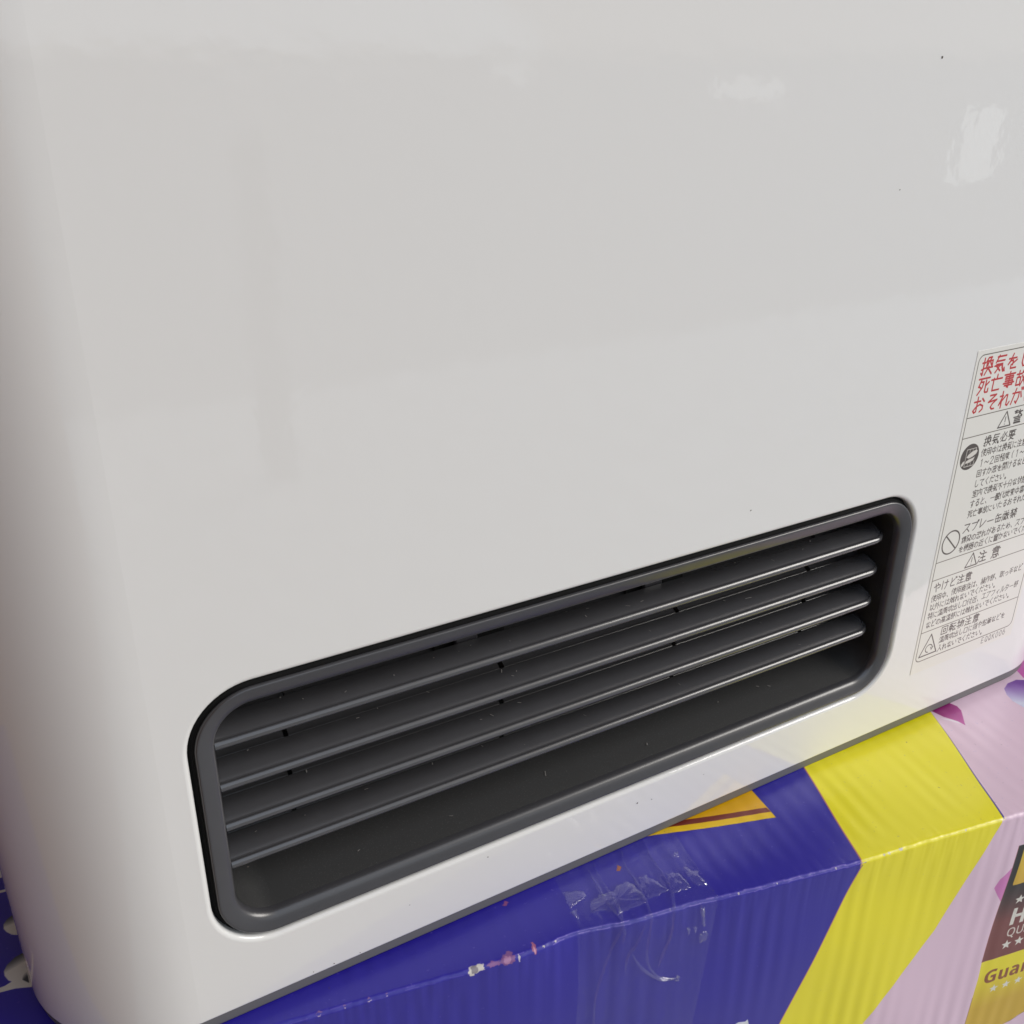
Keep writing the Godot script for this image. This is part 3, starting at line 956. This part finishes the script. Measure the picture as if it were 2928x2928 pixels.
# ------------------------------------------------------------------ the warning label
# pen strokes on a 16 x 16 square, two hex digits a point, a space between strokes
const PEN := {
	"換": "1454 303f1d 1a59 8063 80c0a3 7379 73e3e9 9487 b4d7 69f9 a86f aaff", "気": "5026 31e1 35d5 19b9bbdff d 38b8b9cdffec 399e 893f",
	"を": "25c5 71562a57878b d76b6ede", "し": "404b6eaeda", "な": "1484 613b b2e5 a6ac8e5e4c6aabee", "い": "232a5d7a c3e8e9", "と": "5068 c3483b5ede",
	"死": "11f1 5128 4484792f 3859 b3bdcefefb f5b8", "亡": "8083 14f4 434ede", "事": "12f2 808e6d 34d4d63634 38d8dc 1afa 3cdc",
	"故": "1474 4147 27777e2e27 a084 93f3 e38f 96ff", "に": "212e 74d4 7a8dde", "至": "12e2 7237c7 b5d9 8a8e 3bdb 1ede", "る": "41c13996d9cd8f5d7bae",
	"お": "1494 505d3e1c4997d9dcae b2e5", "そ": "41c137e6997c9ece", "れ": "404f 14541c94b4bddefb", "が": "14a4a98e6c 501e c4e9 c0d2 e0f2", "か": "14a4a98e6c 501e c4e9",
	"あ": "23c3 505a6d a55d3d2a67c7eacd8f", "り": "3039 b0b99d6f", "ま": "23d3 27d7 808c6e3e2c5aabee", "す": "13e3 90997b5977999c6f",
	"警": "1171 3033 5033 2363 a083 92f2 d287 93f7 18f8 3ada 3cdc 3edeefdf3f3e", "告": "4025 33d3 8087 17f7 3adadf3f3a", "必": "d13e 535c7edeeb 271a 7094 d6f9",
	"要": "11f1 23d3d72723 6167 a167 19f9 785cdf c93f", "ス": "22d2a71f 9aef", "プ": "13d3b88d5f d0f0f2d2d0", "レ": "303e9ae5", "ー": "18e8", "缶": "5025 43d3 18f8 838e 3a3eded9",
	"厳": "3041 7072 c0b1 14e4 141a0f 46a6 484e 848e 4a8a 4c8c 3e9e b5a8 a7f7 e7af a8ff", "禁": "1272 4048 4218 4267 82f2 c0c8 c288 c2f8 49c9 1bfb 8b8f6e 5c3f bcdf",
	"注": "2143 1737 3b1f 80a2 54e4 59d9 949e 4efe", "意": "7081 22d2 5154 b1a4 14f4 36c6cb3b36 38c8 2d1f 4c5fbfbd 8cad dcee", "や": "1694d4e7c999 8093 417f", "け": "202e 64e4 b0b98f",
	"ど": "4058 b3483b4ece c0d2 e0f2", "回": "11e1ee1e11 55a5aa5a55", "転": "1171 404f 1474791914 1676 0b8b 92e2 87f7 b79ede dbfe", "物": "2015 1474 404f 0a8a a086 93f3eccd b47a e47e",
	"使": "4006 242f 62f2 74e4e87874 a0a8a87f 79ff", "用": "212a0f 21e1eecd 26e6 2aea 818f", "中": "24d4db2b24 808f", "は": "212e 64e4 b1bd9e7d8babee", "1": "5380 808f", "～": "194678bae7",
	"2": "3450a0c43fdf", "程": "6022 1585 404f 4518 4588 a1e1e5a5a1 98f8 c8cf 9bfb 8fff", "度": "8082 22f2 221a0f 45e5 6368 b3b8 68b8 59c97f 5afe", "(": "b0858aaf", ")": "40757a4f", "分": "6017 a0f7 38c8cdae 682f",
	"扇": "11e1 23e3e62623 231a0f 48787e6f 5a6b 4d6c 98e8eede babb adbc", "窓": "8081 12f2 1214 f2f4 6348 a3a6e6 7638c7 a6c8 2b1e 4a5ebebc 8aaa dbee",
	"開": "101f 10606414 1262 90e0ef 9094e4 92e2 57a7 4aba 674f 979f", "だ": "1484 601e 95d5 8b9ddd c0d2 e0f2", "さ": "24e4 61b9 3a3d5ecede", "く": "b047bf", "て": "12e2867baedf", "で": "12e2867baedf c7d9 e6f8",
	"。": "2c5c5f2f2c", "、": "2b5f", "室": "8082 12f2 1214 f2f4 35c5 7538b7 a7c9 8a8f 3bdb 1fff", "内": "131f 13e3eede 80863b 86bb", "不": "12f2 9218 858f 96eb", "十": "17f7 808f",
	"状": "404f 1124 4719 65f5 b0b66f b6ff c1e3", "態": "3013 1363 15656b 151b 1868 a0a5 f1a3 a4e5 a6ab f7a9 abeb 2d1f 4c5fbfbd 8cad dcee", "一": "17f7", "酸": "1171 14747f1f14 3138 5158 1a7a 1d7d b083d3 c1f4 a588 d5f7 b89c 99e98f abff",
	"化": "4007 252f a0addeeffb f498", "炭": "8084 1114e4e1 16f6 261b0f 695b c8ba 888b4f 8bef", "素": "22d2 14e4 8087 17f7 8749a96bcb 8b8f 5d3f bddf", "毒": "22d2 14e4 8087 17f7 4a3fdfea4a 1cfc 8a7f",
	"よ": "84d4 808c6e4e3c5aabde", "た": "1474 601e 95d5 8b9ddd", "め": "325b a26b4d2c2867b6e8eacd9f", "爆": "1336 7265 41472f 487f 91e1e59591 93e3 86f6 a5a9 d5d9 89f9 c9cf 9a8d eafd", "発": "1161 6118 1435 90f8 d1b3 f4d6 48b8 2bdb 686b2f a8aeeeec",
	"の": "835d2c194493e6eb9f", "恐": "1171 4146 0676 9187 91e1e6f7 b3c5 2c1f 4b5fbfbc 8aac dbee", "機": "1454 303f 340a 3458 80739376a6 d0c3e3c6f6 68f8 b0bbefff 7a6f", "器": "1161651511 91e1e59591 1a6a6f1f1a 9aeaef9f9a 17f7 8529 87e9",
	"近": "2143 17373c1f 3c6fff e172 727b 76f6 c6cd", "置": "11f1f41411 5154 a1a4 16f6 8588 48d8de4e48 4ada 4cdc 282fff", "直": "12f2 8084 45d5dc4c45 47d7 4ada 252fff", "後": "5014 6418 383f a084b487 d5e7 a87d 9aea6f 8aff",
	"操": "1454 303f1d 1a59 91d1d49491 6686896966 b6e6e9b9b6 6bfb aaaf ab6f abff", "作": "4007 252f 8057 73f3 a3af a7e7 abeb", "部": "4042 1272 2435 6355 0676 28686e2e28 a1af a1e1b6e9ba", "取": "1171 212d 616f 2565 2969 0d7c 83f38f 84ff",
	"っ": "29a7d8ebce8f", "手": "d132 26d6 1afa 838e6e", "以": "213d7a 5276 c1b87f aaff", "外": "4007 3383831f 3759 b0bf b6f9", "触": "4015 3262 24747e6e 241a0f 2777 2a7a 93e3e89893 c0cd 8dfd eaff", "特": "2015 1464 404f 0a7a 92e2 b0b5 75f5 79f9 d7dfce 9aac",
	"温": "2142 0535 3b1f 71d1d67671 73d3 69e9ee 696e 999e b9be 4efe", "風": "211a0f 21d1ddfffd 43b2 55b5b95955 838d 4dbc", "吹": "13636b1b13 a075 93f3d6 b5b87f b8ff", "出": "808e 2227d7d2 1a1eeeea", "口": "22d2de2e22", "付": "4007 252f 64f4 c0cfae 789b",
	"エ": "22d2 828d 1dfd", "ア": "12e2a6 777b3f", "フ": "13d3b98c4f", "ィ": "c64b 898f", "ル": "515a1f 919ebcf8", "タ": "6018 53d3b93f 57aa", "高": "8082 12f2 44c4c74744 191f 19e9eede 5bbbbe5e5b", "指": "1454 303f1d 1a59 8085e6f4 e183 88e8ef8f88 8beb",
	"鉛": "4005 4085 2565 1878 454e 0e8e a186 c1f5 99e9ef9f99", "筆": "3013 2272 a083 92f2 35d5d939 17f7 2bdb 0dfd 848f", "入": "5080861f 87ff", "時": "1262 1262621d 1d6d6d62 1767 82f2 c0c5 75f5 79f9 d7df 8aac", "間": "101f 10606414 1262 90e0ef 9094e4 92e2 57a7ae5e57 5aaa",
	"E": "c1313fcf 38b8", "Q": "61a1d5dbaf6f3b3561 9bdf", "K": "313f d138 67df", "0": "61a1d5dbaf6f3b3561", "6": "b161363b6fafdbd8a66639",
}

# one row of writing: left end and middle height in units, pitch and size of the characters
func write(c: Canvas, to: Callable, text: String, x: float, y: float, pitch: float, wide: float, high: float, width: float, colour: Color) -> void:
	for i in text.length():
		for stroke in PEN.get(text[i], "").split(" "):
			var p := PackedVector2Array()
			for k in range(0, stroke.length() - 1, 2):
				var q := Vector2(stroke[k].hex_to_int(), stroke[k + 1].hex_to_int()) / 15.0 - Vector2(0.5, 0.5)
				p.append(to.call(x + (i + 0.0) * pitch + q.x * wide, y - q.y * high))
			c.lines(p, width, colour)


func build_label(root: Node3D) -> void:
	var k := 2200.0
	var l := 1.4765
	var t := -0.4435
	var r := 1.7815
	var b := -1.0830
	var to := func(x: float, y: float) -> Vector2: return Vector2((x - l) * k, (t - y) * k)
	var c := Canvas.new(int((r - l) * k), int((t - b) * k), Color(0.878, 0.868, 0.840))
	var ink := Color(0.31, 0.28, 0.26)
	var red := Color(0.71, 0.18, 0.19)
	# frame and rules
	var fr := PackedVector2Array()
	for q in [[1.7615, -0.4640, 0.0], [1.4955, -0.4640, 1.0], [1.4955, -1.0450, 2.0], [1.7615, -1.0450, 3.0]]:
		for i in 7:
			var a: float = (q[2] + i / 6.0) * PI / 2
			fr.append(to.call(q[0] + 0.012 * cos(a), q[1] + 0.012 * sin(a)))
	c.lines(fr, 3.6, Color(0.36, 0.33, 0.29), true)
	for y in [-0.5625, -0.6000, -0.8415, -0.8785, -0.9912]:
		c.line(to.call(1.4835, y), to.call(1.7735, y), 3.2, Color(0.36, 0.33, 0.29))
	for q in [["換気をしないと", -0.4735], ["死亡事故に至る", -0.5078], ["おそれがあります", -0.5422]]:
		write(c, to, q[0], 1.5085, q[1], 0.0343, 0.0302, 0.0295, 7.2, red)
	write(c, to, "警告", 1.6275, -0.5820, 0.040, 0.0240, 0.0240, 5.4, ink)
	write(c, to, "注意", 1.6195, -0.8605, 0.040, 0.0250, 0.0240, 5.4, ink)
	for q in [["換気必要", 1.5560, -0.6160, 0.0224], ["スプレー缶厳禁", 1.5520, -0.7850, 0.0224], ["やけど注意", 1.5020, -0.8960, 0.0222], ["回転物注意", 1.5535, -1.0035, 0.0232]]:
		write(c, to, q[0], q[1], q[2], q[3], 0.0195, 0.0185, 4.4, ink)
	for q in [
			["使用中は換気に注意1時間に", 1.5525, -0.6372], ["1～2回程度(1～2分)換気扇を", 1.5525, -0.6570], ["回すか窓を開けるなど", 1.5520, -0.6770], ["してください。", 1.5515, -0.6970], ["室内で換気不十分な状態で使用", 1.5525, -0.7165],
			["すると、一酸化炭素中毒により", 1.5520, -0.7370], ["死亡事故にいたるおそれがある", 1.5515, -0.7572], ["爆発の恐れがあるため、スプレー", 1.5503, -0.8090], ["を機器の近くに置かないでくださ", 1.5485, -0.8278],
			["使用中、使用直後は、操作部、取っ手など", 1.4990, -0.9190], ["以外には触れないでください。", 1.4990, -0.9378], ["特に温風吹出し口付近、エアフィルター部", 1.4990, -0.9565], ["などの高温部には触れないでください。", 1.4990, -0.9760],
			["温風吹出し口に指や鉛筆などを", 1.5500, -1.0235], ["入れないでください。", 1.5500, -1.0430]]:
		write(c, to, q[0], q[1], q[2], 0.0143 if q[0].length() < 17 else 0.0142, 0.0128, 0.0140, 3.2, ink)
	write(c, to, "EQQK006", 1.6865, -1.0672, 0.0112, 0.0092, 0.0135, 2.6, ink)
	# warning triangles
	for q in [[1.5935, -0.5675, 0.0172, -0.5955, true], [1.5895, -0.8460, 0.0165, -0.8735, true], [1.5160, -1.0015, 0.0245, -1.0470, false]]:
		c.lines(px([q[0], q[1], q[0] - q[2], q[3], q[0] + q[2], q[3]], to), 5.5, ink, true)
		if q[4]:
			c.line(to.call(q[0], q[1] - 0.010), to.call(q[0], q[1] - 0.019), 4.4, ink)
			c.line(to.call(q[0], q[1] - 0.0235), to.call(q[0], q[1] - 0.0237), 4.6, ink)
	var arc := PackedVector2Array()
	for i in 15:
		var a := -0.6 + i * 5.2 / 14.0
		arc.append(to.call(1.5165 + 0.0095 * cos(a), -1.0335 + 0.0085 * sin(a)))
	c.lines(arc, 4.0, ink)
	c.lines(px([1.5215, -1.0325, 1.5245, -1.0375, 1.5285, -1.0325], to), 3.4, ink)
	# no-entry ring
	var circ := PackedVector2Array()
	var disc := PackedVector2Array()
	for i in 48:
		circ.append(to.call(1.5138 + 0.0232 * cos(i * TAU / 48), -0.8055 + 0.0232 * sin(i * TAU / 48)))
		disc.append(to.call(1.5140 + 0.0245 * cos(i * TAU / 48), -0.6382 + 0.0245 * sin(i * TAU / 48)))
	c.lines(circ, 6.0, ink, true)
	c.line(to.call(1.4978, -0.7900), to.call(1.5298, -0.8210), 6.0, ink)
	# disc with the open window and the curling draught
	c.poly(disc, ink)
	var pale := Color(0.83, 0.81, 0.78)
	c.lines(px([1.5040, -0.6235, 1.5290, -0.6235, 1.5290, -0.6290], to), 2.6, pale)
	c.lines(px([1.5040, -0.6235, 1.5040, -0.6560, 1.5290, -0.6560, 1.5290, -0.6480], to), 2.6, pale)
	c.lines(px([1.5125, -0.6235, 1.5125, -0.6300], to), 1.8, pale)
	c.lines(px([1.5205, -0.6235, 1.5205, -0.6280], to), 1.8, pale)
	c.lines(px([1.5125, -0.6500, 1.5125, -0.6560], to), 1.8, pale)
	c.lines(px([1.5205, -0.6490, 1.5205, -0.6560], to), 1.8, pale)
	c.poly(px([1.5055, -0.6385, 1.510, -0.6335, 1.519, -0.6290, 1.530, -0.6270, 1.5335, -0.6300, 1.531, -0.6350, 1.522, -0.6390, 1.513, -0.6410], to), pale)
	c.poly(px([1.5055, -0.6500, 1.507, -0.6455, 1.514, -0.6430, 1.523, -0.6420, 1.529, -0.6400, 1.526, -0.6465, 1.517, -0.6495], to), pale)
	c.poly(px([1.4945, -0.6500, 1.4985, -0.6450, 1.5025, -0.6440, 1.5020, -0.6500, 1.4975, -0.6545], to), pale)
	var m := paint(Color.WHITE, 0.2)
	m.albedo_texture = c.texture()
	m.texture_repeat = false
	var sh := Shape.new()
	var z := 0.0006
	sh.flat(hv(l, b, z), hv(r, b, z), hv(r, t, z), hv(l, t, z), Vector3.BACK)
	for e in [[l, b, r, b, Vector3.DOWN], [l, t, r, t, Vector3.UP], [l, b, l, t, Vector3.LEFT], [r, b, r, t, Vector3.RIGHT]]:
		sh.flat(hv(e[0], e[1], -0.001), hv(e[2], e[3], -0.001), hv(e[2], e[3], z), hv(e[0], e[1], z), e[4])
	for i in range(4, sh.t.size()):
		sh.t[i] = Vector2(0.01, 0.995)
	part("warning_label", sh, m, root, "warning sticker with red and black Japanese writing at the right")
